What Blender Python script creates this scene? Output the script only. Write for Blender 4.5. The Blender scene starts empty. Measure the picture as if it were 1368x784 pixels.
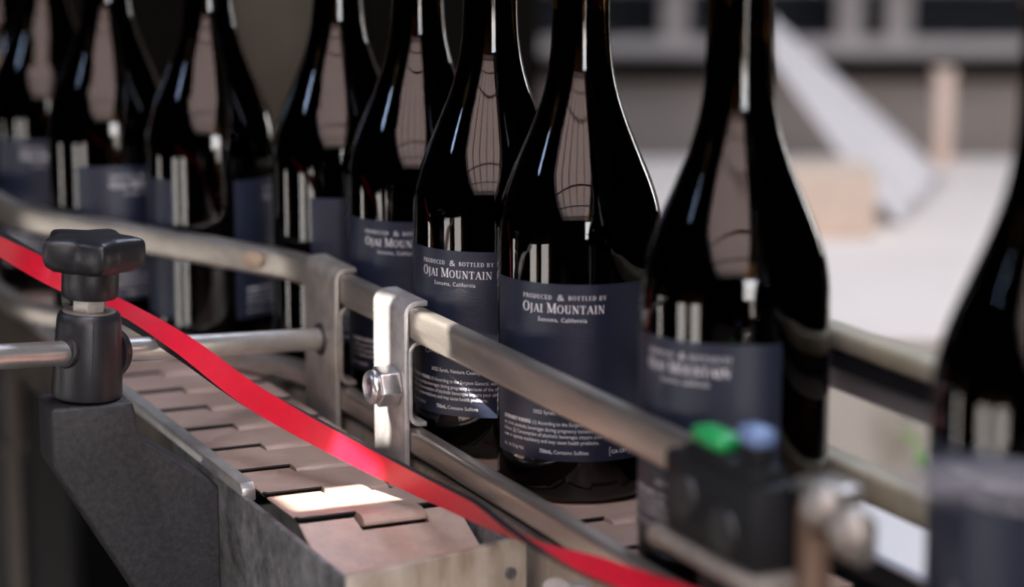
import bpy, bmesh, math, random
from mathutils import Vector, Matrix
random.seed(7)
MM = 0.001
sc = bpy.context.scene
C = sc.collection

# ------------------------------------------------------------------ camera
CAM_H = 0.334                                  # above the conveyor chain (z = 0)
cam_d = bpy.data.cameras.new('camera')
cam = bpy.data.objects.new('camera', cam_d); C.objects.link(cam)
cam.location = (0, 0, CAM_H)
cam.rotation_euler = (math.radians(90 - 11), 0, 0)
cam_d.sensor_width = 36; cam_d.lens = 36 * 3230 / 1368
cam_d.clip_start = 0.02; cam_d.clip_end = 100
cam_d.dof.use_dof = True
cam_d.dof.focus_distance = 1.255
cam_d.dof.aperture_fstop = 3.9
sc.camera = cam

# ------------------------------------------------------------------ world, sun, exposure
w = bpy.data.worlds.new('sky'); sc.world = w; w.use_nodes = True
nt = w.node_tree; nt.nodes.clear()
out = nt.nodes.new('ShaderNodeOutputWorld'); bg = nt.nodes.new('ShaderNodeBackground')
tc = nt.nodes.new('ShaderNodeTexCoord'); sx = nt.nodes.new('ShaderNodeSeparateXYZ')
rp = nt.nodes.new('ShaderNodeValToRGB')
rp.color_ramp.elements[0].position = 0.0; rp.color_ramp.elements[0].color = (0.42, 0.40, 0.385, 1)
rp.color_ramp.elements[1].position = 1.0; rp.color_ramp.elements[1].color = (0.74, 0.77, 0.86, 1)
for pos, col in ((0.49, (0.42, 0.40, 0.385, 1)), (0.505, (1.0, 0.97, 0.94, 1)), (0.60, (0.88, 0.92, 1.0, 1)), (0.68, (0.42, 0.60, 0.98, 1))):
    e = rp.color_ramp.elements.new(pos); e.color = col
mr = nt.nodes.new('ShaderNodeMapRange'); mr.inputs['From Min'].default_value = -1
nt.links.new(tc.outputs['Generated'], sx.inputs[0]); nt.links.new(sx.outputs['Z'], mr.inputs['Value'])
nt.links.new(mr.outputs[0], rp.inputs[0]); nt.links.new(rp.outputs[0], bg.inputs['Color'])
bg.inputs['Strength'].default_value = 16
nt.links.new(bg.outputs[0], out.inputs[0])

SUN = Vector((-0.55, -0.45, 0.70)).normalized()     # towards the sun
sl = bpy.data.lights.new('sun', 'SUN'); sl.energy = 30; sl.angle = math.radians(0.12); sl.color = (1, 0.95, 0.88)
so = bpy.data.objects.new('sun', sl); C.objects.link(so)
so.rotation_euler = SUN.to_track_quat('Z', 'Y').to_euler()
so.location = SUN * 8

def portal(name, loc, size, direction):
    l = bpy.data.lights.new(name, 'AREA'); l.shape = 'RECTANGLE'; l.size, l.size_y = size
    l.cycles.is_portal = True
    o = bpy.data.objects.new(name, l); C.objects.link(o); o.location = loc
    o.rotation_euler = (-Vector(direction)).to_track_quat('Z', 'Y').to_euler()

sc.view_settings.view_transform = 'Standard'; sc.view_settings.look = 'None'
sc.view_settings.exposure = 0.0; sc.view_settings.gamma = 1; sc.view_settings.use_curve_mapping = False
sc.cycles.use_denoising = True
sc.cycles.max_bounces = 10; sc.cycles.diffuse_bounces = 4; sc.cycles.glossy_bounces = 4
sc.cycles.transmission_bounces = 8; sc.cycles.sample_clamp_indirect = 6
sc.cycles.caustics_reflective = False; sc.cycles.caustics_refractive = False

# ------------------------------------------------------------------ materials
MATS = {}
def mat(name, col, rough=0.5, metal=0.0, noise=0.0, nscale=40, bump=0.0, bscale=200, stretch=(1, 1, 1),
        spec=0.5, trans=0.0, ior=1.5, emit=None, col2=None, rnoise=0.0):
    if name in MATS: return MATS[name]
    m = bpy.data.materials.new(name); m.use_nodes = True; MATS[name] = m
    n = m.node_tree; b = n.nodes['Principled BSDF']; L = n.links
    b.inputs['Base Color'].default_value = (*col, 1); b.inputs['Roughness'].default_value = rough
    b.inputs['Metallic'].default_value = metal; b.inputs['IOR'].default_value = ior
    b.inputs['Specular IOR Level'].default_value = spec; b.inputs['Transmission Weight'].default_value = trans
    if emit:
        b.inputs['Emission Color'].default_value = (*emit[0], 1); b.inputs['Emission Strength'].default_value = emit[1]
    if noise or bump or rnoise:
        t = n.nodes.new('ShaderNodeTexCoord'); mp = n.nodes.new('ShaderNodeMapping')
        mp.inputs['Scale'].default_value = stretch; L.new(t.outputs['Object'], mp.inputs[0])
    if noise or rnoise:
        nz = n.nodes.new('ShaderNodeTexNoise'); nz.inputs['Scale'].default_value = nscale
        nz.inputs['Detail'].default_value = 6; nz.inputs['Roughness'].default_value = 0.65
        L.new(mp.outputs[0], nz.inputs['Vector'])
    if noise:
        r = n.nodes.new('ShaderNodeValToRGB'); r.color_ramp.elements[0].position = 0.32; r.color_ramp.elements[1].position = 0.68
        c2 = col2 or tuple(c * (1 - noise) for c in col)
        r.color_ramp.elements[0].color = (*c2, 1); r.color_ramp.elements[1].color = (*col, 1)
        L.new(nz.outputs['Fac'], r.inputs[0]); L.new(r.outputs[0], b.inputs['Base Color'])
    if rnoise:
        q = n.nodes.new('ShaderNodeMapRange'); q.inputs['To Min'].default_value = rough - rnoise; q.inputs['To Max'].default_value = rough + rnoise
        L.new(nz.outputs['Fac'], q.inputs['Value']); L.new(q.outputs[0], b.inputs['Roughness'])
    if bump:
        nb = n.nodes.new('ShaderNodeTexNoise'); nb.inputs['Scale'].default_value = bscale; nb.inputs['Detail'].default_value = 3
        L.new(mp.outputs[0], nb.inputs['Vector'])
        bp = n.nodes.new('ShaderNodeBump'); bp.inputs['Strength'].default_value = bump; bp.inputs['Distance'].default_value = 0.0006
        L.new(nb.outputs['Fac'], bp.inputs['Height']); L.new(bp.outputs[0], b.inputs['Normal'])
    return m

M_GLASS = mat('dark_bottle_glass', (0.07, 0.034, 0.011), 0.015, trans=1.0, ior=1.5)
M_WINE = mat('red_wine', (0.004, 0.001, 0.0015), 0.1)
M_CORK = mat('cork', (0.42, 0.25, 0.13), 0.8, noise=0.4, nscale=300)
M_LABEL = mat('navy_label_paper', (0.0135, 0.0175, 0.037), 0.38, noise=0.18, nscale=250, bump=0.35, bscale=260, stretch=(1, 1, 9), spec=0.6)
M_PRINT = mat('label_print', (0.78, 0.75, 0.74), 0.6)
M_STEEL = mat('worn_steel', (0.60, 0.54, 0.47), 0.34, metal=0.85, noise=0.4, nscale=60, bump=0.25, bscale=500, stretch=(1, 0.12, 1), rnoise=0.1)
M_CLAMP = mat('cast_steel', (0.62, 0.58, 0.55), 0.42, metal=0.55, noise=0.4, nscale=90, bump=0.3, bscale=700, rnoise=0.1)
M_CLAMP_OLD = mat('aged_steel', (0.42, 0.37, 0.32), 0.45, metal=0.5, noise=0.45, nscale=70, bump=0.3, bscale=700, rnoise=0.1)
M_CHROME = mat('bright_steel', (0.86, 0.82, 0.76), 0.33, metal=0.8, noise=0.2, nscale=80, stretch=(0.15, 1, 1), rnoise=0.08)
M_NUT = mat('zinc_nut', (0.72, 0.70, 0.70), 0.28, metal=0.9, noise=0.15, nscale=200)
M_NYLON = mat('grey_nylon', (0.20, 0.15, 0.17), 0.5)
M_BLACK = mat('black_nylon', (0.015, 0.0145, 0.016), 0.45, noise=0.25, nscale=300, bump=0.3, bscale=900)
M_KNOB = mat('knob_plastic', (0.017, 0.016, 0.018), 0.38, noise=0.2, nscale=200, bump=0.2, bscale=1200)
M_CAST = mat('black_textured_plastic', (0.034, 0.031, 0.033), 0.5, noise=0.8, nscale=330, bump=0.5, bscale=1700)
M_SLAT = mat('brown_acetal', (0.50, 0.345, 0.275), 0.40, noise=0.25, nscale=70, bump=0.2, bscale=600, rnoise=0.1)
M_FRAME = mat('dark_frame_steel', (0.24, 0.235, 0.23), 0.48, metal=0.35, noise=0.82, nscale=75, bump=0.4, bscale=700, rnoise=0.1)
M_ENDP = mat('stained_aluminium', (0.66, 0.57, 0.47), 0.42, metal=0.4, noise=0.4, nscale=34, stretch=(1.6, 1.6, 0.5), bump=0.25, bscale=400, col2=(0.33, 0.25, 0.17))
M_WEAR = mat('polished_wear_strip', (0.60, 0.57, 0.53), 0.35, metal=0.7, noise=0.3, nscale=60)
M_RED = mat('red_vinyl', (0.70, 0.008, 0.030), 0.35, noise=0.15, nscale=120)
M_BLKV = mat('black_vinyl', (0.012, 0.012, 0.014), 0.4)
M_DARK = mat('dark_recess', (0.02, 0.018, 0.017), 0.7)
M_SENSOR = mat('sensor_black', (0.008, 0.008, 0.009), 0.6, spec=0.25)
M_GREEN = mat('green_lens', (0.02, 0.33, 0.09), 0.3)
M_BLUE = mat('blue_lens', (0.16, 0.24, 0.42), 0.3)
M_BROWN = mat('copper_brown', (0.20, 0.125, 0.085), 0.5, metal=0.3)
M_FARRAIL = mat('cream_rail', (0.50, 0.45, 0.33), 0.45, metal=0.2, noise=0.3, nscale=40)
M_GREYW = mat('grey_blue_rail', (0.42, 0.43, 0.46), 0.4, metal=0.4)
M_WHITE = mat('white_sheet', (0.86, 0.77, 0.69), 0.7, noise=0.06, nscale=8)
M_SKIRT = mat('grey_cloth', (0.62, 0.55, 0.46), 0.8, noise=0.15, nscale=9)
M_PAPER = mat('white_paper', (0.86, 0.81, 0.77), 0.6)
M_FILM = mat('plastic_film', (0.84, 0.78, 0.75), 0.5, noise=0.12, nscale=7, stretch=(1, 1, 1))
M_CARD = mat('cardboard', (0.80, 0.63, 0.49), 0.8, noise=0.15, nscale=30)
M_RACK = mat('rack_grey', (0.56, 0.49, 0.44), 0.5)
M_PEACH = mat('peach_post', (0.80, 0.62, 0.50), 0.6)
M_LEAF = mat('leaf', (0.12, 0.30, 0.03), 0.5)
M_POT = mat('clay_pot', (0.45, 0.25, 0.15), 0.7)
M_CONC = mat('concrete', (0.13, 0.12, 0.11), 0.8, noise=0.25, nscale=5)
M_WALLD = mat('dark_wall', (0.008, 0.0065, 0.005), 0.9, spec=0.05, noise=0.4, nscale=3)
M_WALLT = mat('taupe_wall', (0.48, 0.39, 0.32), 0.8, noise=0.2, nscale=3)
M_ROOF = mat('dark_roof', (0.030, 0.026, 0.024), 0.8, noise=0.3, nscale=4)
M_BEAM = mat('timber', (0.05, 0.035, 0.028), 0.7)
M_CAB = mat('machine_grey', (0.013, 0.012, 0.012), 0.6, noise=0.3, nscale=12)
M_TUBE = mat('brown_tube', (0.10, 0.075, 0.055), 0.5)
m = bpy.data.materials.new('brown_roof_sheet'); m.use_nodes = True; MATS['sheet'] = m; M_SHEET = m
n = m.node_tree; n.nodes.remove(n.nodes['Principled BSDF'])
tr = n.nodes.new('ShaderNodeBsdfTranslucent'); df = n.nodes.new('ShaderNodeBsdfDiffuse'); ad = n.nodes.new('ShaderNodeMixShader')
tr.inputs[0].default_value = (0.29, 0.21, 0.175, 1); df.inputs[0].default_value = (0.25, 0.17, 0.14, 1)
ad.inputs[0].default_value = 0.3
n.links.new(tr.outputs[0], ad.inputs[1]); n.links.new(df.outputs[0], ad.inputs[2])
n.links.new(ad.outputs[0], n.nodes['Material Output'].inputs[0])

# ------------------------------------------------------------------ builders (shape input in millimetres)
def link(name, me, material, parent=None):
    o = bpy.data.objects.new(name, me); C.objects.link(o)
    if material is not None and not me.materials: me.materials.append(material)
    if parent: o.parent = parent
    return o

def from_bm(name, bm, material, parent=None, smooth=False, angle=None):
    bmesh.ops.recalc_face_normals(bm, faces=bm.faces)
    me = bpy.data.meshes.new(name); bm.to_mesh(me); bm.free()
    me.transform(Matrix.Scale(MM, 4))
    if smooth:
        for p in me.polygons: p.use_smooth = True
        if angle: me.set_sharp_from_angle(angle=math.radians(angle))
    return link(name, me, material, parent)

def raw(name, verts, faces, material, parent=None, smooth=False, angle=None):
    bm = bmesh.new(); vs = [bm.verts.new(v) for v in verts]
    for f in faces: bm.faces.new([vs[i] for i in f])
    return from_bm(name, bm, material, parent, smooth, angle)

def box(name, lo, hi, material, parent=None, bevel=0.0, seg=2):
    bm = bmesh.new(); bmesh.ops.create_cube(bm, size=1)
    for v in bm.verts:
        v.co = Vector([lo[i] + (v.co[i] + 0.5) * (hi[i] - lo[i]) for i in range(3)])
    if bevel: bmesh.ops.bevel(bm, geom=bm.edges[:], offset=bevel, segments=seg, affect='EDGES', profile=0.5)
    return from_bm(name, bm, material, parent, bool(bevel), 40)

def prism(name, poly, d0, d1, axis, material, parent=None, bevel=0.0, seg=2):
    """poly: 2-D outline; axis: function (u, v, d) -> (x, y, z)"""
    bm = bmesh.new()
    A = [bm.verts.new(axis(u, v, d0)) for u, v in poly]; B = [bm.verts.new(axis(u, v, d1)) for u, v in poly]
    bm.faces.new(A); bm.faces.new(B[::-1]); k = len(poly)
    for i in range(k): bm.faces.new((A[i], B[i], B[(i + 1) % k], A[(i + 1) % k]))
    bmesh.ops.recalc_face_normals(bm, faces=bm.faces)
    if bevel: bmesh.ops.bevel(bm, geom=bm.edges[:], offset=bevel, segments=seg, affect='EDGES', profile=0.5, clamp_overlap=True)
    return from_bm(name, bm, material, parent, bool(bevel), 40)

def lathe(name, prof, material, parent=None, seg=48, closed=False, angle=45):
    vs, fs, k = [], [], len(prof)
    for i in range(seg):
        a = 2 * math.pi * i / seg
        for r, z in prof: vs.append((r * math.cos(a), r * math.sin(a), z))
    for i in range(seg):
        j = (i + 1) % seg
        for q in range(k if closed else k - 1):
            q2 = (q + 1) % k
            fs.append((i * k + q, j * k + q, j * k + q2, i * k + q2))
    bm = bmesh.new(); V = [bm.verts.new(v) for v in vs]
    for f in fs: bm.faces.new([V[i] for i in f])
    bmesh.ops.remove_doubles(bm, verts=bm.verts[:], dist=0.001)
    bmesh.ops.dissolve_degenerate(bm, edges=bm.edges[:], dist=0.0005)
    return from_bm(name, bm, material, parent, True, angle)

def catmull(pts, n=8):
    res = []; P = [2 * Vector(pts[0]) - Vector(pts[1])] + [Vector(p) for p in pts] + [2 * Vector(pts[-1]) - Vector(pts[-2])]
    for i in range(1, len(P) - 2):
        for k in range(n):
            t = k / n; a, b, c, d = P[i - 1], P[i], P[i + 1], P[i + 2]
            res.append(0.5 * (2 * b + (c - a) * t + (2 * a - 5 * b + 4 * c - d) * t * t + (3 * b - a - 3 * c + d) * t ** 3))
    res.append(P[-2]); return res

def sweep(name, path, section, material, parent=None, caps=True, angle=50, smooth=True):
    """closed 2-D section (side, up) along a path, kept upright"""
    path = [Vector(p) for p in path]; vs, fs, k = [], [], len(section)
    for i, p in enumerate(path):
        t0 = (path[i] - path[max(i - 1, 0)]); t1 = (path[min(i + 1, len(path) - 1)] - path[i])
        T = (t0.normalized() + t1.normalized()).normalized()
        S = T.cross(Vector((0, 0, 1))).normalized(); U = S.cross(T)
        t = t0 if t0.length > 1e-9 else t1
        c = max(0.5, t.normalized().dot(T)) if t.length > 1e-9 else 1
        for u, v in section: vs.append(p + S * (u / c) + U * v)
    for i in range(len(path) - 1):
        for q in range(k):
            q2 = (q + 1) % k
            fs.append((i * k + q, i * k + q2, (i + 1) * k + q2, (i + 1) * k + q))
    if caps: fs.append(tuple(range(k))); fs.append(tuple((len(path) - 1) * k + q for q in range(k))[::-1])
    return raw(name, vs, fs, material, parent, smooth, angle)

def rrect(w, h, r, n=4):
    res = []
    for cx, cy, a0 in ((w / 2 - r, h / 2 - r, 0), (-w / 2 + r, h / 2 - r, 90), (-w / 2 + r, -h / 2 + r, 180), (w / 2 - r, -h / 2 + r, 270)):
        for k in range(n + 1):
            a = math.radians(a0 + 90 * k / n); res.append((cx + r * math.cos(a), cy + r * math.sin(a)))
    return res

def circ(r, n=24): return [(r * math.cos(2 * math.pi * k / n), r * math.sin(2 * math.pi * k / n)) for k in range(n)]

def thing(name, label, cat, loc=(0, 0, 0), rotz=0.0, group=None):
    o = bpy.data.objects.new(name, None); C.objects.link(o); o.empty_display_size = 0.02
    o.location = Vector(loc) * MM; o.rotation_euler = (0, 0, rotz)
    return tag(o, label, cat, group)
def tag(o, label, cat, group=None):
    o['label'] = label; o['category'] = cat
    if group: o['group'] = group
    return o
def struct(o):
    o['kind'] = 'structure'; return o

# conveyor frame: local x = across (t), y = along, away from the camera (s), z up; origin at the near chain's left edge
ORG = Vector((-126.8, 1188.0, 0.0)); ROT = math.atan2(0.413, 0.911)
AX_T = Vector((math.cos(ROT), math.sin(ROT), 0)); AX_S = Vector((-math.sin(ROT), math.cos(ROT), 0))
def W(t, s, z): return ORG + AX_T * t + AX_S * s + Vector((0, 0, z))
def conv(o): o.location = ORG * MM; o.rotation_euler = (0, 0, ROT); return o

# ------------------------------------------------------------------ the setting
def wall(name, plane, c, thick, u0, u1, v0, v1, holes, material):
    """plane 'x','y','z' at c; holes are (u0,u1,v0,v1), all in mm"""
    us = sorted({u0, u1, *[h[0] for h in holes], *[h[1] for h in holes]}); vs = sorted({v0, v1, *[h[2] for h in holes], *[h[3] for h in holes]})
    bm = bmesh.new()
    for a, b in zip(us, us[1:]):
        for d, e in zip(vs, vs[1:]):
            mu, mv = (a + b) / 2, (d + e) / 2
            if any(h[0] < mu < h[1] and h[2] < mv < h[3] for h in holes): continue
            r = bmesh.ops.create_cube(bm, size=1)
            for v in r['verts']:
                p = (a + (v.co.x + .5) * (b - a), d + (v.co.y + .5) * (e - d), c + v.co.z * thick)
                v.co = Vector({'x': (p[2], p[0], p[1]), 'y': (p[0], p[2], p[1]), 'z': (p[0], p[1], p[2])}[plane])
    return struct(from_bm(name, bm, material))

FLOOR = -950
XL, XR, YB, YF, ZR = -2600, 3300, 6500, -4200, 2400
REAR_WIN = (600, 2250, 100, 1330)
REAR_DOOR = (1400, 2250, -650, 100)
SKY = (-600, 750, -650, 300)                       # skylight added to light the rails and chain from above
# window in the wall behind the camera (x0, x1, z0, z1)
struct(box('floor', (XL - 100, YF - 100, FLOOR - 60), (XR + 100, YB + 100, FLOOR), M_CONC))
SLITS = [(-1500, -600, -800, -150), (-150, 420, -800, -150), (1750, 1980, -800, -150), (800, 1500, 1500, 2000)]
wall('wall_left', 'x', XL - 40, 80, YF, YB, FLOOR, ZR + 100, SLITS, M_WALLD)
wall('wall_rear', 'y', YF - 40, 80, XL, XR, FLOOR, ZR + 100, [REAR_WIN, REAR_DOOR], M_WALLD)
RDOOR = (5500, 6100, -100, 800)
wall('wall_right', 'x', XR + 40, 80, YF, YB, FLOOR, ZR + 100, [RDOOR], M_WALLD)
wall('wall_back', 'y', YB + 40, 80, XL, XR, FLOOR, ZR + 100, [], M_WALLT)
SLOT = (-2060, -1810, -430, -170); SKY2 = (300, 1350, 2250, 3500)  # added openings: SLOT admits the sun beams, SKY2 brightens the table
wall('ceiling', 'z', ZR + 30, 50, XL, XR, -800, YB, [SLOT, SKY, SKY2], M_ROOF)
# unseen board added over the roof slot; its three holes shape the sun patches
bm = bmesh.new()
holes = [[(-1901, -190), (-1886, -214), (-1950, -266), (-1966, -246)], [(-1993, -389), (-1938, -365), (-1950, -336), (-2007, -361)], [(-1881, -245), (-1838, -255), (-1864, -294), (-1883, -288)]]
for loop in [[(-2100, -470), (-1770, -470), (-1770, -130), (-2100, -130)]] + holes:
    V = [bm.verts.new((x, y, ZR)) for x, y in loop]
    for q in range(4): bm.edges.new((V[q], V[(q + 1) % 4]))
bmesh.ops.triangle_fill(bm, use_beauty=True, use_dissolve=False, edges=bm.edges[:])
rb = from_bm('sun_mask_1', bm, M_BEAM); struct(rb); rb.location = (0, 0, 0.002)
wall('wall_partition', 'y', 2700, 60, XL, 30, FLOOR, ZR, [], M_WALLD)
# lean-to roof of brown translucent sheets behind the camera, on dark rafters
lean = thing('lean_to_roof', 'brown translucent sheet roof on dark rafters behind the camera', 'roof', (0, -800, ZR))
def slope_z(y): return (y + 800) / (YF + 800) * (1420 - ZR)
xs = [XL + k * (900 - XL) / 5 for k in range(6)]
for a, b in zip(xs, xs[1:]):
    raw('roof_sheet', [(a, 0, 20), (b, 0, 20), (b, YF + 800, slope_z(YF) + 20), (a, YF + 800, slope_z(YF) + 20)], [(0, 1, 2, 3)], M_SHEET, lean)
box_ = raw('roof_sheet', [(900, 0, 20), (XR, 0, 20), (XR, YF + 800, slope_z(YF) + 20), (900, YF + 800, slope_z(YF) + 20)], [(0, 1, 2, 3)], M_ROOF, lean)
for k in range(9):
    x = XL + 200 + k * 680
    raw('rafter', [(x + dx, y, slope_z(y - 800) + dz) for y in (0, YF + 800) for dx, dz in ((-25, 12), (25, 12), (25, -70), (-25, -70))],
        [(0, 1, 2, 3), (4, 5, 6, 7), (0, 1, 5, 4), (1, 2, 6, 5), (2, 3, 7, 6), (3, 0, 4, 7)], M_BEAM, lean)
for q in range(3):
    y = -900 - q * 950; z = slope_z(y - 800)
    box('purlin', (XL, y - 20, z - 30), (XR, y + 20, z + 10), M_BEAM, lean)
def frame(idx, plane, c, h):
    t = 35; bm = bmesh.new()
    for a, b, d, e in ((h[0] - t, h[1] + t, h[2] - t, h[2]), (h[0] - t, h[1] + t, h[3], h[3] + t), (h[0] - t, h[0], h[2], h[3]), (h[1], h[1] + t, h[2], h[3])):
        r = bmesh.ops.create_cube(bm, size=1)
        for v in r['verts']:
            p = (a + (v.co.x + .5) * (b - a), d + (v.co.y + .5) * (e - d), c + v.co.z * 110)
            v.co = Vector({'x': (p[2], p[0], p[1]), 'y': (p[0], p[2], p[1])}[plane])
    struct(from_bm('window_%d' % idx, bm, M_BEAM))
frame(1, 'y', YF - 40, REAR_WIN); frame(2, 'x', XR + 40, RDOOR)
for i, h in enumerate(SLITS): frame(3 + i, 'x', XL - 40, h)
def mid(h): return ((h[0] + h[1]) / 2, (h[2] + h[3]) / 2, h[1] - h[0], h[3] - h[2])
a, b, u, v = mid(REAR_WIN); portal('portal_rear', (a * MM, (YF - 60) * MM, b * MM), (u * MM, v * MM), (0, 1, 0))
a, b, u, v = mid(REAR_DOOR); portal('portal_door', (a * MM, (YF - 60) * MM, b * MM), (u * MM, v * MM), (0, 1, 0))
a, b, u, v = mid(SKY); portal('portal_sky', (a * MM, b * MM, (ZR + 60) * MM), (u * MM, v * MM), (0, 0, -1))
a, b, u, v = mid(SKY2); portal('portal_sky_back', (a * MM, b * MM, (ZR + 60) * MM), (u * MM, v * MM), (0, 0, -1))
a, b, u, v = mid(RDOOR); portal('portal_right', ((XR + 60) * MM, a * MM, b * MM), (v * MM, u * MM), (-1, 0, 0))
a, b, u, v = mid(SLITS[3]); portal('portal_left', ((XL - 60) * MM, a * MM, b * MM), (v * MM, u * MM), (1, 0, 0))

# ------------------------------------------------------------------ lettering for the labels
LR = 42.35          # radius the print lies on
class Ink:
    def __init__(s): s.v = []; s.f = []
    def poly(s, pts, ox, oy, k):
        b = len(s.v)
        s.v += [(ox + x * k, oy - y * k) for x, y in pts]; s.f.append(tuple(range(b, b + len(pts))))
def seg(p, q, w):
    d = Vector((q[0] - p[0], q[1] - p[1])).normalized() * (w / 2); nx, ny = -d.y, d.x
    return [(p[0] + nx, p[1] + ny), (q[0] + nx, q[1] + ny), (q[0] - nx, q[1] - ny), (p[0] - nx, p[1] - ny)]
def hbar(x0, x1, y, w=.055): return [(x0, y - w / 2), (x1, y - w / 2), (x1, y + w / 2), (x0, y + w / 2)]
def vst(x, y0=0, y1=1, w=.15): return [(x - w / 2, y0), (x + w / 2, y0), (x + w / 2, y1), (x - w / 2, y1)]
def serif(x, y, w=.34): return hbar(x - w / 2, x + w / 2, y + (.028 if y < .5 else -.028))
def arc(cx, cy, rx, ry, a0, a1, thick=.15, thin=.05, n=14):
    res = []
    for k in range(n):
        q = []
        for a in (a0 + (a1 - a0) * k / n, a0 + (a1 - a0) * (k + 1) / n):
            r = math.radians(a); w_ = (thin + (thick - thin) * abs(math.cos(r))) / 2
            q.append(((cx + (rx + w_) * math.cos(r), cy + (ry + min(w_, thin)) * math.sin(r)), (cx + (rx - w_) * math.cos(r), cy + (ry - min(w_, thin)) * math.sin(r))))
        res.append([q[0][0], q[1][0], q[1][1], q[0][1]])
    return res
GL = {
 'O': (.88, arc(.44, .5, .34, .475, 0, 360, n=28)),
 'J': (.46, [vst(.24, 0, 1), serif(.24, 1)] + arc(.08, -.02, .16, .2, -100, 0, .12, .06, 8)),
 'A': (.86, [seg((.12, .03), (.43, .98), .06), seg((.43, .98), (.72, .03), .16), hbar(.24, .6, .33), serif(.12, 0, .26), serif(.74, 0, .3)]),
 'I': (.40, [vst(.20), serif(.20, 0), serif(.20, 1)]),
 'M': (1.06, [vst(.17, 0, 1, .06), seg((.2, .98), (.52, .05), .15), seg((.54, .05), (.86, .98), .06), vst(.88), serif(.17, 0, .26), serif(.88, 0, .3), serif(.12, 1, .22), serif(.92, 1, .24)]),
 'U': (.88, [vst(.22, .28, 1), vst(.68, .28, 1, .06), serif(.22, 1), serif(.68, 1, .26)] + arc(.45, .29, .23, .265, 180, 360, .13, .06)),
 'N': (.90, [vst(.19, 0, 1, .06), seg((.19, .98), (.71, .05), .16), vst(.73, 0, 1, .06), serif(.19, 0, .26), serif(.15, 1, .22), serif(.73, 1, .26)]),
 'T': (.80, [vst(.40), hbar(.05, .75, .97, .06), vst(.08, .74, .97, .05), vst(.72, .74, .97, .05), serif(.40, 0)]),
 'P': (.72, [vst(.2), serif(.2, 0), serif(.16, 1, .24), hbar(.2, .42, .97), hbar(.2, .42, .47)] + arc(.40, .72, .2, .25, -90, 90)),
 'R': (.82, [vst(.2), serif(.2, 0), serif(.16, 1, .24), hbar(.2, .42, .97), hbar(.2, .42, .49), seg((.42, .48), (.72, .03), .15), serif(.74, 0, .2)] + arc(.40, .73, .19, .24, -90, 90)),
 'D': (.86, [vst(.2), serif(.16, 0, .24), serif(.16, 1, .24), hbar(.2, .42, .97), hbar(.2, .42, .03)] + arc(.40, .5, .34, .47, -90, 90)),
 'C': (.80, arc(.46, .5, .36, .475, 48, 312, n=22) + [vst(.70, .68, .95, .05), vst(.70, .06, .26, .05)]),
 'E': (.70, [vst(.2), serif(.16, 0, .24), serif(.16, 1, .24), hbar(.2, .6, .97), hbar(.2, .5, .52), hbar(.2, .62, .03), vst(.60, .74, .97, .05), vst(.62, .03, .27, .05), vst(.5, .4, .64, .05)]),
 'B': (.76, [vst(.2), serif(.16, 0, .24), serif(.16, 1, .24), hbar(.2, .42, .97), hbar(.2, .44, .53), hbar(.2, .44, .03)] + arc(.40, .75, .17, .22, -90, 90) + arc(.42, .28, .22, .25, -90, 90)),
 'L': (.68, [vst(.2), serif(.16, 0, .24), serif(.2, 1), hbar(.2, .6, .03), vst(.60, .03, .28, .05)]),
 'Y': (.82, [seg((.12, .98), (.43, .46), .15), seg((.70, .98), (.43, .46), .06), vst(.42, 0, .48), serif(.12, 1, .28), serif(.70, 1, .24), serif(.42, 0)]),
 ' ': (.34, []),
}
ink = Ink()
def serif_line(txt, cx, base, caps, small, track=.06):
    """upper case = full capitals, lower case = small capitals"""
    runs = [(GL[c.upper()], caps if (c.isupper() or c == ' ') else small) for c in txt]
    tot = sum(g[0] * k + track * small for g, k in runs); x = cx - tot / 2
    for g, k in runs:
        for p in g[1]: ink.poly(p, x, base, k)
        x += g[0] * k + track * small
    return tot
def sans_line(txt, base, size, x0=None, x1=None, cx=None, width=None, bold=0.0, spacing=1.0):
    cu = bpy.data.curves.new('print', 'FONT'); cu.body = txt; cu.size = 1; cu.resolution_u = 2; cu.offset = bold; cu.space_character = spacing
    ob = bpy.data.objects.new('print', cu); C.objects.link(ob)
    dg = bpy.context.evaluated_depsgraph_get(); me = ob.evaluated_get(dg).to_mesh()
    V = [(v.co.x, v.co.y) for v in me.vertices]; F = [tuple(p.vertices) for p in me.polygons]
    ob.evaluated_get(dg).to_mesh_clear(); bpy.data.objects.remove(ob); bpy.data.curves.remove(cu)
    lo = min(v[0] for v in V); hi = max(v[0] for v in V); kx = (width / (hi - lo)) if width else size
    if cx is not None: x0 = cx - (hi - lo) * kx / 2
    if x1 is not None: x0 = x1 - (hi - lo) * kx
    b = len(ink.v)
    ink.v += [(x0 + (x - lo) * kx, base - y * size) for x, y in V]; ink.f += [tuple(i + b for i in f) for f in F]
    return x0 + (hi - lo) * kx
# y runs down from the label's top edge, in mm
serif_line('PRODUCED', -13.2, 7.8, 2.15, 2.15, .16)
sans_line('&', 8.2, 4.6, cx=-.5, width=3.4, bold=-.012)
serif_line('BOTTLED BY', 13.0, 7.8, 2.15, 2.15, .16)
serif_line('Ojai Mountain', 0, 14.5, 4.9, 4.05, .05)
sans_line('Sonoma, California', 18.9, 3.0, cx=0, width=25, spacing=1.15)
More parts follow.
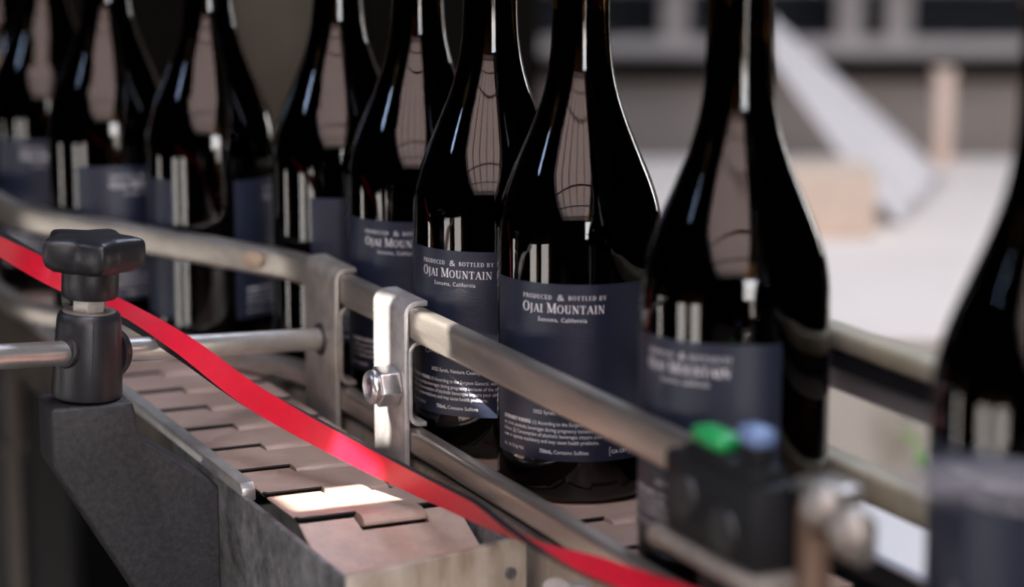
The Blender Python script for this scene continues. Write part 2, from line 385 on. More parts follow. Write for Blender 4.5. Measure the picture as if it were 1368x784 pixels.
# the handwritten signature
def ink_stroke(pts, w_=.32, ox=0, oy=0, k=1):
    P = catmull([(x, y, 0) for x, y in pts], 5)
    for p, q in zip(P, P[1:]):
        if (q - p).length > 1e-6: ink.poly(seg((p.x, p.y), (q.x, q.y), w_), ox, oy, k)
ink_stroke([(-16.5, -48), (-18.2, -47.3), (-19.3, -48.6), (-17.6, -49.8), (-19.6, -50.8), (-20.4, -52.6), (-18.2, -53.4), (-16.4, -51.8), (-15.6, -50.6), (-15.5, -52.6), (-14.2, -52.3), (-13.3, -50.8), (-13.2, -52.6),
            (-12, -52.2), (-10.8, -50.9), (-11.8, -51.6), (-11.2, -52.9), (-9.6, -52.2), (-8.4, -47.8), (-8.8, -52.8), (-7.6, -50.8), (-6.6, -51.2), (-6.4, -52.8), (-4.6, -52.4)], oy=3.6)
ink_stroke([(1.2, -48.2), (.6, -53), (1.6, -49), (4, -48.6), (3, -50.4), (4.4, -51.6), (2.4, -53.2), (.6, -52.4)], oy=3.6)
ink_stroke([(5.2, -52.6), (5.8, -50.8), (6.8, -51), (7.4, -52.8), (8.8, -51), (9.4, -52.8), (10.8, -51), (12, -52.6), (15, -51.4)], oy=3.6)
ink.poly(hbar(-31, 31, 0, .16), 0, 62.2, 1)
sans_line('2022 Syrah, Ventura County', 66.0, 2.7, cx=0, width=30.5, bold=.005)
WL = 2.75
sans_line('GOVERNMENT WARNING:', 71.6, WL, x0=-37, width=20.5, bold=.03)
sans_line('(1) According to the Surgeon General, women should', 71.6, WL, x0=-15.6, width=49.6)
sans_line('not drink alcoholic beverages during pregnancy because of the risk of birth', 74.8, WL, x0=-37, width=71)
sans_line('defects. (2) Consumption of alcoholic beverages impairs your ability to drive', 77.8, WL, x0=-37, width=72)
sans_line('a car or operate machinery and may cause health problems.', 80.8, WL, x0=-37, width=56)
sans_line('Alc. 14.1% by Vol.', 85.9, 2.6, x0=-37, width=16, bold=.005)
sans_line('750mL,', 85.9, 2.7, x0=-11.5, width=7, bold=.02)
sans_line('Contains Sulfites', 85.9, 2.7, x0=-3.8, width=17.5)
sans_line('CA CRV', 85.8, 2.6, x0=25.6, width=9.2, bold=.02)
for x0, x1, y, h in ((24.6, 35.8, 82.6, .25), (24.6, 35.8, 86.9, .25)): ink.poly(hbar(x0, x1, 0, h), 0, y, 1)
for x in (24.6, 35.8): ink.poly(vst(0, 0, 4.2, .25), x, 86.9, 1)

LAB_TOP, LAB_H = 112.0, 89.5
def wrap(pts, R): return [(R * math.sin(x / R), -R * math.cos(x / R), -y) for x, y in pts]
bm = bmesh.new(); V = [bm.verts.new(p) for p in wrap(ink.v, LR)]
for f in ink.f:
    try: bm.faces.new([V[i] for i in f])
    except ValueError: pass
for f in bm.faces:
    f.normal_update()
    c = f.calc_center_median()
    if f.normal.dot(Vector((c.x, c.y, 0))) < 0: f.normal_flip()
LET_ME = bpy.data.meshes.new('lettering'); bm.to_mesh(LET_ME); bm.free(); LET_ME.transform(Matrix.Scale(MM, 4)); LET_ME.materials.append(M_PRINT)
BLANK = None

def label_mesh(name, half_deg, R0=42.02, R1=42.27, n=44):
    vs, fs = [], []
    for k in range(n + 1):
        a = math.radians(-half_deg + 2 * half_deg * k / n); s_, c_ = math.sin(a), -math.cos(a)
        for R, z in ((R1, 0), (R1, -LAB_H), (R0, -LAB_H), (R0, 0)): vs.append((R * s_, R * c_, z))
    for k in range(n):
        for q in range(4):
            q2 = (q + 1) % 4; fs.append((4 * k + q, 4 * k + q2, 4 * k + 4 + q2, 4 * k + 4 + q))
    fs += [(0, 1, 2, 3), tuple(4 * n + q for q in (3, 2, 1, 0))]
    o = raw(name, vs, fs, M_LABEL, None, True, 40); me = o.data; bpy.data.objects.remove(o); return me
BACK_ME = label_mesh('back_label', 60); FRONT_ME = label_mesh('front_label', 64)

# ------------------------------------------------------------------ bottles
ctrl = [(42, 8), (42, 60), (42, 118), (41.95, 128), (41.5, 136), (40.3, 144), (38.2, 152), (35.2, 160.5), (31.2, 170), (27.0, 180), (23.0, 190), (19.6, 200), (17.1, 210), (15.6, 220), (14.8, 232), (14.4, 248), (14.1, 270)]
mid_ = [(p.x, p.y) for p in catmull([(r, z, 0) for r, z in ctrl], 4)]
outer = [(0, 20), (12, 17), (24, 8), (31, 1.2), (34, 0), (38, .5), (40.6, 2.6), (41.7, 5.2)] + mid_ + [(14.1, 275.5), (15.4, 276.5), (15.7, 280), (15.3, 285), (14.5, 286.5), (14.3, 293), (13.2, 295.5), (10.2, 296)]
inner = [(9.6, 294), (9.4, 250), (10.2, 232), (11.6, 220), (14.2, 208), (18.4, 196), (23.6, 183), (29.2, 169.5), (33.8, 157.5), (36.8, 146.5), (38.2, 134), (38.5, 122), (38.5, 14), (36, 8.5), (28, 12), (14, 21), (0, 24)]
g0 = lathe('glass', outer + inner, M_GLASS, seg=72, angle=60)
wine = [(0, 23.6), (14, 20.6), (28, 11.6), (36.1, 8.2), (38.7, 13.8), (38.7, 122), (38.4, 134), (37, 146.5), (34, 157.5), (29.4, 169.5), (23.8, 183), (18.6, 196), (14.4, 208), (11.8, 220), (10.4, 232), (9.75, 243), (0, 243)]
w0 = lathe('wine', wine, M_WINE, seg=48, angle=60)
c0 = lathe('cork', [(0, 252), (9.3, 252), (9.3, 294.5), (0, 294.5)], M_CORK, seg=24)
G_ME, W_ME, K_ME = g0.data, w0.data, c0.data
for o in (g0, w0, c0): bpy.data.objects.remove(o)

def bottle(px, depth, turn, dz, label):
    h = CAM_H * 1000 - LAB_TOP
    zc = depth * math.cos(math.radians(11)) + h * math.sin(math.radians(11))
    x = (px - 684) / 3230 * zc
    t = thing('wine_bottle', label, 'bottle', (x, depth, 0), 0, 'dark wine bottles on the conveyor')
    t.rotation_euler = (0, 0, math.atan2(-depth, -x) + math.radians(turn) + math.pi / 2)
    link('glass', G_ME, None, t); link('wine', W_ME, None, t); link('cork', K_ME, None, t)
    lb = link('back_label', BACK_ME, None, t); lb.location = (0, 0, (LAB_TOP + dz) * MM); lb['label'] = 'navy paper back label with off-white print'
    link('lettering', LET_ME, None, lb)
    fl = link('front_label', FRONT_ME, None, t); fl.location = (0, 0, (LAB_TOP + dz) * MM); fl.rotation_euler = (0, 0, math.pi)
BOTTLES = [
 (1397, 852, -20, 5, 'out of focus wine bottle cut off by the right edge of the picture'),
 (981, 1048, -31, 4, 'blurred wine bottle standing behind the black sensor with the green lens'),
 (774.5, 1206, -12, 0, 'wine bottle whose whole shoulder and navy label face the camera, right of the sharp one'),
 (655.5, 1292, -28, 1, 'sharpest wine bottle, sunlight on the lower part of its navy label, behind the nut clamp'),
 (560, 1395, -17.5, 0, 'wine bottle with half-hidden label seen above the rail between the two clamps'),
 (454, 1484, 35, 0, 'wine bottle behind the aged clamp showing only the left edge of its label'),
 (283, 1553, 79, 0, 'wine bottle showing bare dark glass between the edges of its two labels'),
 (149, 1621, 27, 0, 'wine bottle with blurred label directly above the black knob'),
 (66, 1759, 0, 0, 'wine bottle half hidden behind the one above the black knob'),
 (4, 1868, 10, 0, 'rearmost wine bottle cut off by the left edge of the picture'),
]
for b in BOTTLES: bottle(*b)

# ------------------------------------------------------------------ slat chains
P = 49.0
outl = [(0, 3), (2.5, 0), (81.5, 0), (84, 3), (84, P - 4), (65.4, P - 4), (65.2, P - 14.2), (30, P - 14.2), (29.0, P - 4), (0, P - 4)]
bm = bmesh.new()
A = [bm.verts.new((x, y, 0)) for x, y in outl]; B = [bm.verts.new((x, y, -4)) for x, y in outl]
bm.faces.new(A); bm.faces.new(B[::-1]); k = len(outl)
for i in range(k): bm.faces.new((A[i], B[i], B[(i + 1) % k], A[(i + 1) % k]))
bmesh.ops.recalc_face_normals(bm, faces=bm.faces)
top_e = [e for e in bm.edges if all(abs(v.co.z) < 1e-6 for v in e.verts)]
bmesh.ops.bevel(bm, geom=top_e, offset=0.7, segments=1, affect='EDGES')
for v in bm.verts:
    if v.co.z < -3.9:
        if -1.3 < v.co.y < 3.5: v.co.y += 3.2
        if v.co.x < 3: v.co.x += 2.5
# rolled hinge knuckle that reaches into the notch of the next slat
kp = [(4, -.02), (-5.5, -.02), (-8.2, -.5), (-10.2, -1.5), (-11.4, -3.2), (-11.5, -4.6), (-9, -6), (4, -6)]
A = [bm.verts.new((31.2, y, z)) for y, z in kp]; B = [bm.verts.new((64.0, y, z)) for y, z in kp]
bm.faces.new(A); bm.faces.new(B[::-1]); k = len(kp)
for i in range(k): bm.faces.new((A[i], B[i], B[(i + 1) % k], A[(i + 1) % k]))
s0 = from_bm('slat', bm, M_SLAT); SLAT_ME = s0.data
SLAT_ME.materials.append(mat('joint_shade', (0.012, 0.010, 0.009), .8))  # dark faces paint in the shade of the gaps between slats
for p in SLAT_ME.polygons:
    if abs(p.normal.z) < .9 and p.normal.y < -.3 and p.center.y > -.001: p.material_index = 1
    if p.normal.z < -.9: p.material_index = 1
bpy.data.objects.remove(s0)
def chain(label, t0, s0, count, drop):
    t = conv(thing('slat_chain', label, 'conveyor chain', group='slat chains'))
    for k in range(count):
        o = link('slat', SLAT_ME, None, t); o.location = Vector((t0, s0 + k * P, random.uniform(-.25, .25))) * MM
        o.rotation_euler = (math.radians(-.9), 0, random.uniform(-.004, .004))
    for k in range(drop):
        a = math.radians(24 + 26 * k); o = link('slat', SLAT_ME, None, t)
        y = s0 - sum(P * math.cos(math.radians(24 + 26 * j)) for j in range(k + 1)); z = -sum(P * math.sin(math.radians(24 + 26 * j)) for j in range(k + 1))
        o.location = Vector((t0, y, z)) * MM; o.rotation_euler = (a, 0, 0)
    # the hinge spine under the slats
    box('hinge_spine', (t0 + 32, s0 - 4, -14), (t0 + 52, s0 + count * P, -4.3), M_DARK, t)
chain('brown slat chain in front of the rail, last slat tipping down at the end plate', 0, -51, 18, 2)
chain('brown slat chain running under the nearest bottles behind the rail', 108, -600, 20, 0)

# ------------------------------------------------------------------ conveyor frames
fr = conv(thing('conveyor_frame', 'dark steel conveyor trough with stained end plate around the near slat chain', 'conveyor frame'))
prism('side_plate', [(-147, -150), (130, -150), (130, -3), (10, -3), (-2, -3), (-147, -4)], -9, -5.5, lambda u, v, d: (d, u, v), M_FRAME, fr, .8)
prism('rear_side_plate', [(130.4, -46), (850, -46), (850, -3), (130.4, -3)], -9, -5.5, lambda u, v, d: (d, u, v), mat('brown_frame_steel', (0.10, 0.08, 0.06), .5, metal=.3, noise=.6, nscale=40), fr, .8)
sp_ = prism('wear_strip', [(8, -6), (850, -6), (850, 3), (12, 3), (8, 0)], -8.5, -1, lambda u, v, d: (d, u, v), M_WEAR, fr, .6)
ep = prism('end_plate', [(-11, -150), (-9, -143), (90, -120), (90, -126)], -150, -.5, lambda u, v, d: (u, v, d), M_ENDP, fr, 1.0)
for tx, tz in ((80, -16), (80, -80), (8, -80)):
    sc_ = lathe('screw', [(0, 1.6), (2.6, 1.6), (3, 1.2), (3, -2), (0, -2)], M_FRAME, ep, 20)
    sc_.location = Vector((tx, -150 + (tx + 11) * .2376 - .3, tz)) * MM; sc_.rotation_euler = (math.radians(90), 0, math.radians(13))
box('inner_plate', (86, -118, -150), (90, 850, -6), M_FRAME, fr, .6)
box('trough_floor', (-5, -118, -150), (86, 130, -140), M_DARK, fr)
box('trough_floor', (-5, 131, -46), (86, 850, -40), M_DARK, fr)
for sy, zt in ((60, -150), (780, -46)):
    for tx in (8, 76): box('leg', (tx - 14, sy, FLOOR), (tx + 14, sy + 30, zt), M_DARK, fr)

fr2 = conv(thing('conveyor_frame', 'pale steel frame with black side strip under the bottles nearest the camera', 'conveyor frame'))
box('side_plate', (98, -640, -150), (103, 380, -4), M_ENDP, fr2, .8)
box('side_plate', (197, -640, -150), (202, 380, -6), M_FRAME, fr2, .8)
box('side_strip', (197.2, -640, -6), (202, 380, 12), M_BLKV, fr2, .6)
box('strip_cap', (197, -640, 12), (203, 380, 14), M_GREYW, fr2, .5)
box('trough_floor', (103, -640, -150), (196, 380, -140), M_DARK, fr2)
M_CREAM = mat('cream_steel', (0.72, 0.63, 0.54), .42, metal=.25, noise=.25, nscale=60)
box('corner_block', (84, -215, -62), (97.5, -150, -12), M_CREAM, fr2, 6, 4)
box('tie_bar', (88, -420, -30), (97.5, -222, -12), M_CREAM, fr2, 3)
g3 = lathe('bolt', [(0, 5), (4.5, 5), (5, 4), (5, 0), (0, 0)], M_CLAMP, fr2, 20); g3.location = Vector((91, -182, -12.2)) * MM
for sy in (-560, 200):
    for tx in (100, 199): box('leg', (tx - 15, sy, FLOOR), (tx + 15, sy + 40, -140), M_FRAME, fr2)

# ------------------------------------------------------------------ guide rails (the line of bottles leaves the near chain for the far one)
def rail_path(off, z, s0=-405):
    raw_ = [(94, s0), (94, 170), (94, 195), (92.2, 215), (87, 233), (78, 253), (-4, 440), (-12, 458), (-17, 478), (-18.5, 500), (-18.5, 860)]
    pts = [Vector((a, b, 0)) for a, b in raw_]; res = []
    for i, p in enumerate(pts):
        t0 = (pts[i] - pts[max(i - 1, 0)]); t1 = (pts[min(i + 1, len(pts) - 1)] - pts[i])
        T = (t0.normalized() + t1.normalized()).normalized(); S = Vector((T.y, -T.x, 0))
        q = p + S * off; res.append((q.x, q.y, z))
    return res
SEC = rrect(10, 18, 3)
conv(tag(sweep('guide_rail', rail_path(5, 73), SEC, M_STEEL), 'upper grey steel guide rail along the near side of the bottles', 'guide rail', 'near guide rails'))
conv(tag(sweep('guide_rail', rail_path(5, 8.5), rrect(10, 14, 3), M_STEEL), 'lower grey steel guide rail just above the chain, below the upper near rail', 'guide rail', 'near guide rails'))
FS = [(0, 0, 0)]
fgr = conv(thing('far_guide_rail', 'upper cream guide rail with black insert on the far side of the bottles', 'guide rail', group='far guide rails'))
FSS = (-640, 150, 380)
sweep('tube', [(205, s, 105) for s in FSS], rrect(14, 10, 3), M_FARRAIL, fgr)
sweep('black_insert', [(204, s, 95.5) for s in FSS], rrect(9, 8.5, 1.5), M_BLKV, fgr)
sweep('grey_strip', [(208, s, 85) for s in FSS], rrect(5, 12, 1.5), M_GREYW, fgr)
conv(tag(sweep('far_guide_rail', [(205, s, 43) for s in (-640, 150, 380)], rrect(14, 15, 3), M_FARRAIL), 'lower cream guide rail on the far side of the bottles', 'guide rail', 'far guide rails'))
for s in (-520, 120):
    br = conv(thing('rail_stand', 'black upright stand holding the far rails, ' + ('nearer one' if s < 0 else 'farther one'), 'stand'))
    box('post', (214, s, FLOOR), (226, s + 12, 112), M_FRAME, br, 1); box('arm', (205, s, 94), (226, s + 12, 98), M_FRAME, br); box('arm', (205, s, 33), (226, s + 12, 36), M_FRAME, br)

def ribbon(pts, th):
    """thick open 2-D ribbon -> closed outline"""
    L, R = [], []
    for i, p in enumerate(pts):
        a = Vector(pts[max(i - 1, 0)]); b = Vector(pts[min(i + 1, len(pts) - 1)]); d = (b - a).normalized(); nn = Vector((-d.y, d.x))
        L.append((p[0] + nn.x * th / 2, p[1] + nn.y * th / 2)); R.append((p[0] - nn.x * th / 2, p[1] - nn.y * th / 2))
    return L + R[::-1]
def arcpts(cx, cz, r, a0, a1, n=6): return [(cx + r * math.cos(math.radians(a0 + (a1 - a0) * k / n)), cz + r * math.sin(math.radians(a0 + (a1 - a0) * k / n))) for k in range(n + 1)]
def rail_clamp(label, s0, s1, z0, material):
    t = conv(thing('rail_clamp', label, 'clamp', group='rail clamps'))
    ax = lambda u, v, d: (u, d, v)
    prof = [(92.3, z0), (92.3, 40)] + arcpts(98.3, 77.7, 6, 180, 90) + [(104.6, 83.7)]
    prism('hook_plate', ribbon(prof, 3.0), s0, s1, ax, material, t, .7, 2)
    prof2 = [(104.4, 62.2)] + arcpts(101, 56.2, 6, 90, 180) + arcpts(101, 23.5, 6, 180, 270) + [(104.4, 17.5)]
    prism('spacer', ribbon(prof2, 2.6), s0 + 1.5, s1 - 1.5, ax, material, t, .6, 2)
    return t
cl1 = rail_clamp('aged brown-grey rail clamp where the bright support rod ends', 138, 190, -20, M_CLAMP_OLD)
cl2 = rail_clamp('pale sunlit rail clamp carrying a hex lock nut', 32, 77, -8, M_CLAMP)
# hex lock nut with nylon ring on the pale clamp
hexp = [(11.4 * math.cos(math.radians(60 * k + 12)), 11.4 * math.sin(math.radians(60 * k + 12))) for k in range(6)]
NS, NZ = 44, 38
nut = prism('lock_nut', hexp, 78.8, 90.8, lambda u, v, d: (d, u + NS, v + NZ), M_NUT, cl2, 1.3, 3)
col = lathe('nut_collar', [(5.2, 0), (8.6, 0), (9.4, -1), (9.2, -3.2), (8.0, -4.6), (6.6, -4.9), (5.4, -4.2), (5.2, -2)], M_NUT, nut, 36, closed=True)
col.rotation_euler = (0, math.radians(90), 0); col.location = Vector((79.2, NS, NZ)) * MM
ny = lathe('nylon_ring', [(3.8, -1), (6.4, -1), (6.4, -3.8), (4.2, -3.8)], M_NYLON, nut, 30, closed=True)
ny.rotation_euler = (0, math.radians(90), 0); ny.location = Vector((79.2, NS, NZ)) * MM
bt = lathe('bolt_end', [(0, 0), (4.2, 0), (4.4, .4), (4.4, 4), (0, 4)], M_FRAME, nut, 20); bt.rotation_euler = (0, math.radians(90), 0); bt.location = Vector((78, NS, NZ)) * MM

# ------------------------------------------------------------------ support rod, rod clamp with knob, bracket
R0 = W(91.5, 163, 40); POST = Vector((-220.5, 1218, 66.5)); dirv = (POST - R0).normalized()
R1 = POST + dirv * 190
bm = bmesh.new()
rod = sweep('support_rod', [R0, R0 + (R1 - R0) * .5, R1], circ(6.4, 28), M_CHROME)
tag(rod, 'bright round steel rod running from the black knob to the aged clamp', 'rod')
ring = lathe('rod_hole', [(6.6, 0), (9.6, 0), (9.2, 1.0), (6.6, 1.2)], M_DARK, cl1, 32, closed=True)
ring.location = Vector((90.7, 163, 40)) * MM; ring.rotation_euler = (0, math.radians(-90), 0)

TL = 0.07
kn = thing('rod_clamp', 'black plastic rod clamp post with a lobed star knob on top', 'knob', (-220, 1218, 43))
def post_pt(p): return p
# post body: tapered cylinder with a through-hole for the rod shown by its boss rings
body = lathe('post', [(0, 0), (16, 0), (17.6, .8), (18.2, 3), (17.4, 24), (16.6, 40), (16.0, 43.6), (14.8, 45), (12.6, 45.2), (12.2, 44.2), (0, 44.2)], M_KNOB, kn, 56, angle=35)
washer = lathe('washer', [(0, 44.0), (13.4, 44.0), (13.6, 45.6), (9, 45.8), (0, 45.8)], M_CLAMP_OLD, kn, 40, angle=35)
hexn = [(9.0 * math.cos(math.radians(60 * k + 33)), 9.0 * math.sin(math.radians(60 * k + 33))) for k in range(6)]
prism('hex_spacer', hexn, 45.6, 53, lambda u, v, d: (u, v, d), mat('pale_hex', (0.62, 0.58, 0.53), .45, metal=.4, noise=.2, nscale=300), kn, .5)
ang = math.atan2(dirv.y, dirv.x)
for sgn, r, R2 in ((1, 15.0, 9.0), (-1, 17.8, 13.2)):
    bs = lathe('rod_boss', [(6.8, 0), (R2, 0), (R2, 4), (R2 - 1, 5.4), (6.8, 5.4)], M_KNOB, kn, 36, closed=True)
    bs.location = Vector((dirv.x * sgn * (r - 3), dirv.y * sgn * (r - 3), 23.5 + dirv.z * sgn * r)) * MM
    bs.rotation_euler = (Vector((dirv.x, dirv.y, dirv.z)) * sgn).to_track_quat('Z', 'Y').to_euler()
seam = box('mould_seam', (-.35, -18.25, 1.5), (.35, -16.2, 42), M_CAST, kn, .2); seam.rotation_euler = (0, 0, math.radians(18))
# knob: neck + five-lobed head
neck = lathe('knob_neck', [(0, 52.6), (13.6, 52.6), (14.4, 53.6), (14.6, 62), (14.2, 74), (0, 74)], M_KNOB, kn, 48, angle=40)
rows = [(6, 65.5, 0), (15.5, 66, .2), (22, 67.5, .75), (26.2, 70.2), (27.6, 73.5), (27.8, 78), (27.5, 81.4), (26.8, 83.2), (25.2, 84.3), (22.0, 84.9, .9), (12, 85.3, .4), (5, 85.5, 0)]
nL, vs, fs = 160, [], []
th0 = math.radians(-90 + 22)
for row in rows:
    r, z = row[0], row[1]; amp = row[2] if len(row) > 2 else 1
    for k in range(nL):
        a = 2 * math.pi * k / nL; d = (a - th0) * 2.5
        rr = r - amp * 8.2 * abs(math.sin(d)) ** 1.25
        vs.append((rr * math.cos(a), rr * math.sin(a), z))
for i in range(len(rows) - 1):
    for k in range(nL):
        k2 = (k + 1) % nL; fs.append((i * nL + k, i * nL + k2, (i + 1) * nL + k2, (i + 1) * nL + k))
fs.append(tuple(range(nL))[::-1]); fs.append(tuple((len(rows) - 1) * nL + k for k in range(nL)))
raw('knob_head', vs, fs, M_KNOB, kn, True, 60)
for o in kn.children:
    pass
kn.rotation_euler = (math.radians(0), math.radians(3.5), 0)

AL = math.radians(22); BU = Vector((math.cos(AL), math.sin(AL), 0)); BV = Vector((-math.sin(AL), math.cos(AL), 0)); BO = Vector((-154, 1226, 0))
brk = tag(prism('support_bracket', [(-86, 42), (-44, 42), (-41.2, 27), (-38, 20), (-31, 15), (1, -8), (1, -130), (-5, -130), (-86, 10)], 0, 37,
      lambda u, v, d: tuple(BO + BU * u + BV * d + Vector((0, 0, v))), M_CAST, None, 2.2, 3),
      'thick black textured bracket bolted to the conveyor side below the knob', 'bracket')

# ------------------------------------------------------------------ red strap
sp_pts = [(-365, 1425, 131), (-308.7, 1360, 111.8), (-286.8, 1335, 103.1), (-255.4, 1300, 94.6), (-228.6, 1285, 82.2), (-202.3, 1270, 73.6), (-171.9, 1250, 60.5), (-137.9, 1225, 43.1), (-109.1, 1205, 32.1),
          (-76.9, 1180, 22.1), (-45.7, 1150, 14.8), (-15.6, 1105, 13.3), (8.2, 1060, 13.3), (34.4, 1005, 18.1), (64.9, 930, 29.2), (88.6, 865, 39.4), (108.1, 800, 52)]
tw = [100, 100, 96, 70, 28, 14, 30, 55, 76, 88, 98, 110, 150, 200, 215, 215, 215]
path = catmull(sp_pts, 8); nP = len(path)
def lerp_tw(i):
    f = i / 8; a = min(int(f), len(tw) - 2); t = f - a; return tw[a] + (tw[a + 1] - tw[a]) * t
cor = []
for i, p in enumerate(path):
    T = (path[min(i + 1, nP - 1)] - path[max(i - 1, 0)]).normalized()
    side = T.cross(Vector((0, 0, 1))).normalized()          # horizontal, towards the camera when T runs to the right
    if side.y > 0: side = -side
    up = side.cross(T).normalized()
    if up.z < 0: up = -up
    ph = math.radians(lerp_tw(i)); e2 = up * math.cos(ph) + side * math.sin(ph); e1 = -up * math.sin(ph) + side * math.cos(ph)
    hh = 2.5 - 1.1 * min(1, max(0, (i / 8 - 7) / 3))
    cor.append([p + e1 * a * 6.3 + e2 * b * hh for a, b in ((-1, 1), (1, 1), (1, -1), (-1, -1))])
st = thing('red_strap', 'twisted red strap with black edges hanging across the rail and chain', 'strap', (0, 0, 0))
def band(name, qs, material):
    vs = [c[q] for c in cor for q in qs]; fs = [(2 * i, 2 * i + 1, 2 * i + 3, 2 * i + 2) for i in range(nP - 1)]
    me = bpy.data.meshes.new(name); me.from_pydata([tuple(v * MM) for v in vs], [], fs); me.materials.append(material)
    for p in me.polygons: p.use_smooth = True
    o = bpy.data.objects.new(name, me); C.objects.link(o); o.parent = st; return o
band('red_face', (0, 1), M_RED); band('red_face', (2, 3), M_RED); band('black_edge', (1, 2), M_BLKV); band('black_edge', (3, 0), M_BLKV)
for o in st.children: o['label'] = 'glossy red face' if o.name.startswith('red') else 'thin black edge'

# ------------------------------------------------------------------ photo sensor clamped on the near rail, right
se = conv(thing('photo_sensor', 'blurred black sensor block with green and blue lenses clamped on the near rail', 'sensor', (0, 0, 0)))
box('body', (70, -372, 54), (93, -300, 88), M_SENSOR, se, 3)
box('lower_body', (74, -384, -20), (92, -322, 46), M_SENSOR, se, 3)
box('mounting_bar', (68, -378, 46.5), (93, -290, 53.5), M_CLAMP_OLD, se, 1.5)
box('lens_base', (73, -366, 87), (88, -312, 93), M_SENSOR, se, 1.5)
gl = box('green_lens', (74, -338, 93), (86, -314, 100), M_GREEN, se, 2.5); gl['label'] = 'green indicator lens'
box('lens_stem', (76, -362, 92.5), (85, -350, 101), M_SENSOR, se, 1)
bl = box('blue_lens', (75, -363, 100.5), (86, -349, 108), M_BLUE, se, 2.5); bl['label'] = 'small blue indicator lens'
for s_, z_ in ((-318, 72), (-350, 66)):
    le = lathe('lens_window', [(0, 1), (9, 1), (10, 0), (10, -2), (0, -2)], M_BLKV, se, 24); le.location = Vector((69.5, s_, z_)) * MM; le.rotation_euler = (0, math.radians(-90), 0)
box('bracket_plate', (86, -398, 84), (104, -373, 92), M_STEEL, se, 2.5)
box('bracket_post', (86, -388, -40), (96, -376, 84), M_BROWN, se, 2)
for s_, z_ in ((-393, 84), (-412, 80)):
    kb = lathe('round_bolt', [(0, 0), (8, 0), (9, 2), (8.6, 6), (6, 9), (0, 10)], M_CLAMP_OLD, se, 28); kb.location = Vector((90, s_, z_)) * MM; kb.rotation_euler = (math.radians(70), 0, math.radians(-60))

# blurred bar crossing in front of the nearest bottle
bar = thing('side_bar', 'out of focus grey bar crossing the bottle at the right edge', 'bar', (250, 600, FLOOR))
sweep('bar', [(-146, 0, -FLOOR + 168), (0, 0, -FLOOR + 167)], rrect(8, 6, 2.5), mat('bar_grey', (0.16, 0.15, 0.17), .5), bar)
box('post', (-6, -6, 0), (6, 6, -FLOOR + 172), M_FRAME, bar, 1)

# ------------------------------------------------------------------ things beyond the conveyor, right
tb = thing('work_table', 'table under a white sheet with a grey hanging skirt behind the bottles', 'table', (900, 2900, FLOOR))
box('sheet_top', (-760, -640, -FLOOR - 158), (140, 620, -FLOOR - 148), M_WHITE, tb, 3)
bm = bmesh.new(); vs, fs = [], []; nW = 70
for k in range(nW + 1):
    x = -760 + 900 * k / nW
    for z, am in ((-FLOOR - 152, 4), (-FLOOR - 400, 16), (60, 26)): vs.append((x, -642 - am * (0.6 + math.sin(k * .55) * .5 + .4 * math.sin(k * 1.3)), z))
for k in range(nW):
    for q in range(2): fs.append((3 * k + q, 3 * k + 3 + q, 3 * k + 4 + q, 3 * k + 1 + q))
bm.free(); sk = raw('skirt', vs, fs, M_SKIRT, tb, True)
for x in (-720, 100):
    for y in (-600, 580): box('leg', (x - 20, y - 20, 0), (x + 20, y + 20, -FLOOR - 158), M_RACK, tb)
# draped plastic film, from the rack down onto the table
vs, fs = [], []; nu, nv = 30, 24
Q = [Vector((362, 3400, 70)), Vector((597, 3300, -136)), Vector((474, 2900, -138)), Vector((324, 3000, 40))]
for i in range(nu + 1):
    u = i / nu
    for j in range(nv + 1):
        v = j / nv
        p = Q[0].lerp(Q[1], u).lerp(Q[3].lerp(Q[2], u), v)
        p.z += 6 * math.sin(v * 14 + u * 4) * (0.5 + u) - 8 * math.sin(math.pi * u)
        p.z = max(p.z, -145); vs.append(p)
for i in range(nu):
    for j in range(nv): a = i * (nv + 1) + j; fs.append((a, a + 1, a + nv + 2, a + nv + 1))
fo = raw('plastic_film', vs, fs, M_FILM, None, True); tag(fo, 'white plastic film draped diagonally from the rack onto the table', 'plastic film')
so_ = fo.modifiers.new('thickness', 'SOLIDIFY'); so_.thickness = 0.001
cb = thing('cardboard_box', 'tan cardboard box under the plastic film on the white table', 'box', (318, 2820, -148))
box('carton', (0, 0, 0), (112, 120, 74), M_CARD, cb, 2); box('flap', (0, 0, 74), (112, 59, 76), M_CARD, cb); box('flap', (0, 61, 74), (112, 120, 76), M_CARD, cb)
rk = thing('storage_rack', 'grey steel rack with dark gaps far behind the bottles', 'rack', (600, 4500, FLOOR))
H = -FLOOR
for x in (-320, 5, 95, 900): box('upright', (x, 0, H - 62), (x + 46, 40, H + 400), M_RACK, rk, 2)
box('beam', (-700, -10, H - 90), (1000, 30, H - 60), M_RACK, rk, 2)
box('beam', (-700, -10, H + 34), (1000, 30, H + 70), M_RACK, rk, 2)
box('back_panel', (-900, 300, H - 500), (1100, 320, H + 420), mat('black_board', (0.004, 0.004, 0.004), .8), rk)
box('front_panel', (-700, 40, 0), (1000, 60, H - 140), M_WALLT, rk)
box('shelf', (-700, 20, H - 62), (1000, 300, H - 55), M_DARK, rk)
pp = thing('peach_post', 'short peach coloured post on the white table by the right edge', 'post', (617, 3450, -148))
box('shaft', (-13, -13, 4), (13, 13, 132), M_PEACH, pp, 4); box('base', (-20, -20, 0), (20, 20, 6), M_PEACH, pp, 2); box('cap', (-15, -15, 130), (15, 15, 138), M_PEACH, pp, 2)
tray = tag(raw('paper_tray', [], [], M_PAPER) if False else box('paper_tray', (240, -420, -60), (420, 40, -54), M_PAPER, None, 2), 'white paper lined tray beyond the far rails', 'tray'); conv(tray)
ts = conv(thing('tray_stand', 'grey stand under the white tray beyond the far rails', 'stand'))
box('column', (310, -220, FLOOR), (350, -180, -66), M_RACK, ts); box('plate', (250, -400, -66), (410, 20, -60.5), M_RACK, ts)
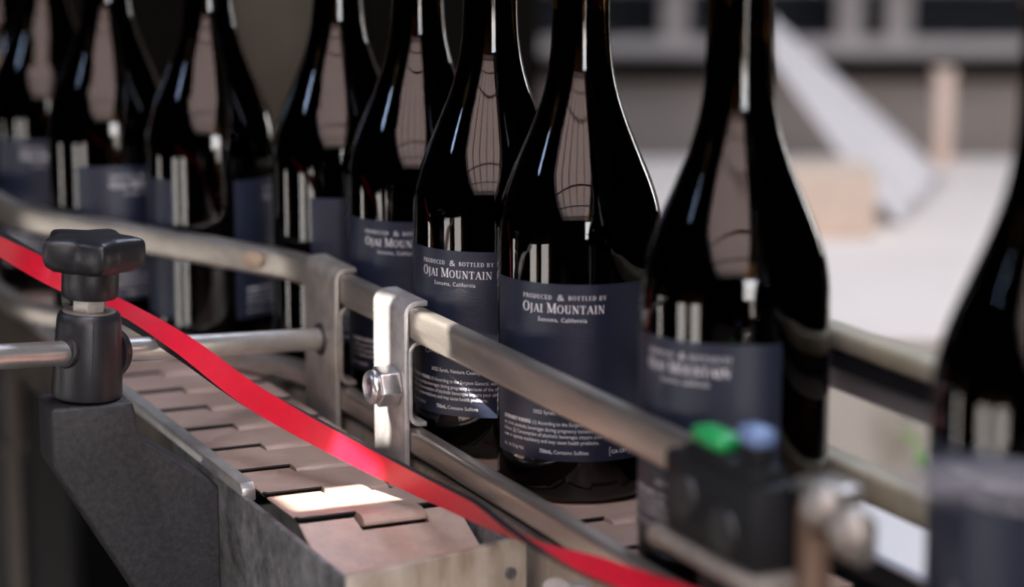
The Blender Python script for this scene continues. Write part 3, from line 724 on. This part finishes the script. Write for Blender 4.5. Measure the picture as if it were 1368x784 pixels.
pl = thing('potted_plant', 'small green plant in a clay pot low behind the far rails', 'plant', (395, 2150, -420))
lathe('pot', [(0, 0), (45, 0), (58, 90), (62, 90), (62, 104), (54, 104), (52, 92), (0, 88)], M_POT, pl, 32)
for k in range(16):
    a = k * 2.399; h = 110 + 9 * k; r = 14 + 16 * math.sin(k * 1.7) ** 2; L = 34
    c = Vector((r * math.cos(a), r * math.sin(a), h)); d = Vector((math.cos(a), math.sin(a), .5)).normalized(); sd = d.cross(Vector((0, 0, 1))).normalized()
    o = raw('leaf', [c, c + d * L * .4 + sd * 12, c + d * L, c + d * L * .4 - sd * 12, c + d * L * .45 + Vector((0, 0, -3))], [(0, 1, 4), (1, 2, 4), (2, 3, 4), (3, 0, 4)], M_LEAF, pl)
sweep('stem', [(0, 0, 88), (2, 1, 180), (0, -2, 255)], circ(2.2, 8), M_LEAF, pl)
pst = thing('plant_stand', 'grey stand carrying the small green plant', 'stand', (395, 2150, FLOOR))
box('top', (-90, -70, 520), (90, 70, 530), M_RACK, pst); box('column', (-15, -15, 0), (15, 15, 520), M_RACK, pst); box('foot', (-70, -70, 0), (70, 70, 8), M_RACK, pst)

# ------------------------------------------------------------------ dark machinery, left
cab = thing('machine_cabinet', 'dark grey machine cabinet low behind the black bracket', 'cabinet', (-600, 2010, FLOOR))
box('body', (-200, 0, 0), (172, 300, 755), M_CAB, cab, 4); box('edge_trim', (166, -6, 0), (178, 4, 757), M_TUBE, cab, 1)
tp = thing('upright_pipe', 'brown upright pipe beside the black knob post', 'pipe', (-424, 2020, -195))
lathe('pipe', [(0, 0), (12, 0), (12, 120), (0, 120)], M_TUBE, tp, 24); lathe('flange', [(0, 0), (20, 0), (20, 6), (12, 7), (0, 7)], M_TUBE, tp, 24)

sack = thing('tan_sack', 'dim tan sack hanging on the dark partition between the left bottles', 'sack', (-268, 2640, -60))
lathe('sack_body', [(0, 0), (40, 0), (62, 40), (66, 120), (58, 210), (30, 262), (14, 272), (0, 274)], mat('tan_sacking', (0.085, 0.065, 0.04), .9, noise=.25, nscale=30), sack, 28)
lathe('tied_neck', [(0, 270), (13, 270), (11, 280), (20, 300), (0, 304)], MATS['tan_sacking'], sack, 20)

up_rail = next(o for o in C.objects if o.name == 'guide_rail')
rv = lathe('rivet', [(0, 1.2), (3.4, 1.0), (5, 0), (5, -2), (0, -2)], mat('tan_plug', (0.42, 0.30, 0.20), .6), up_rail, 20)
rv.scale = (1, 1.7, 1)
rv.location = Vector((78, 248.5, 73.5)) * MM; rv.rotation_euler = (0, math.radians(-90), math.radians(22))
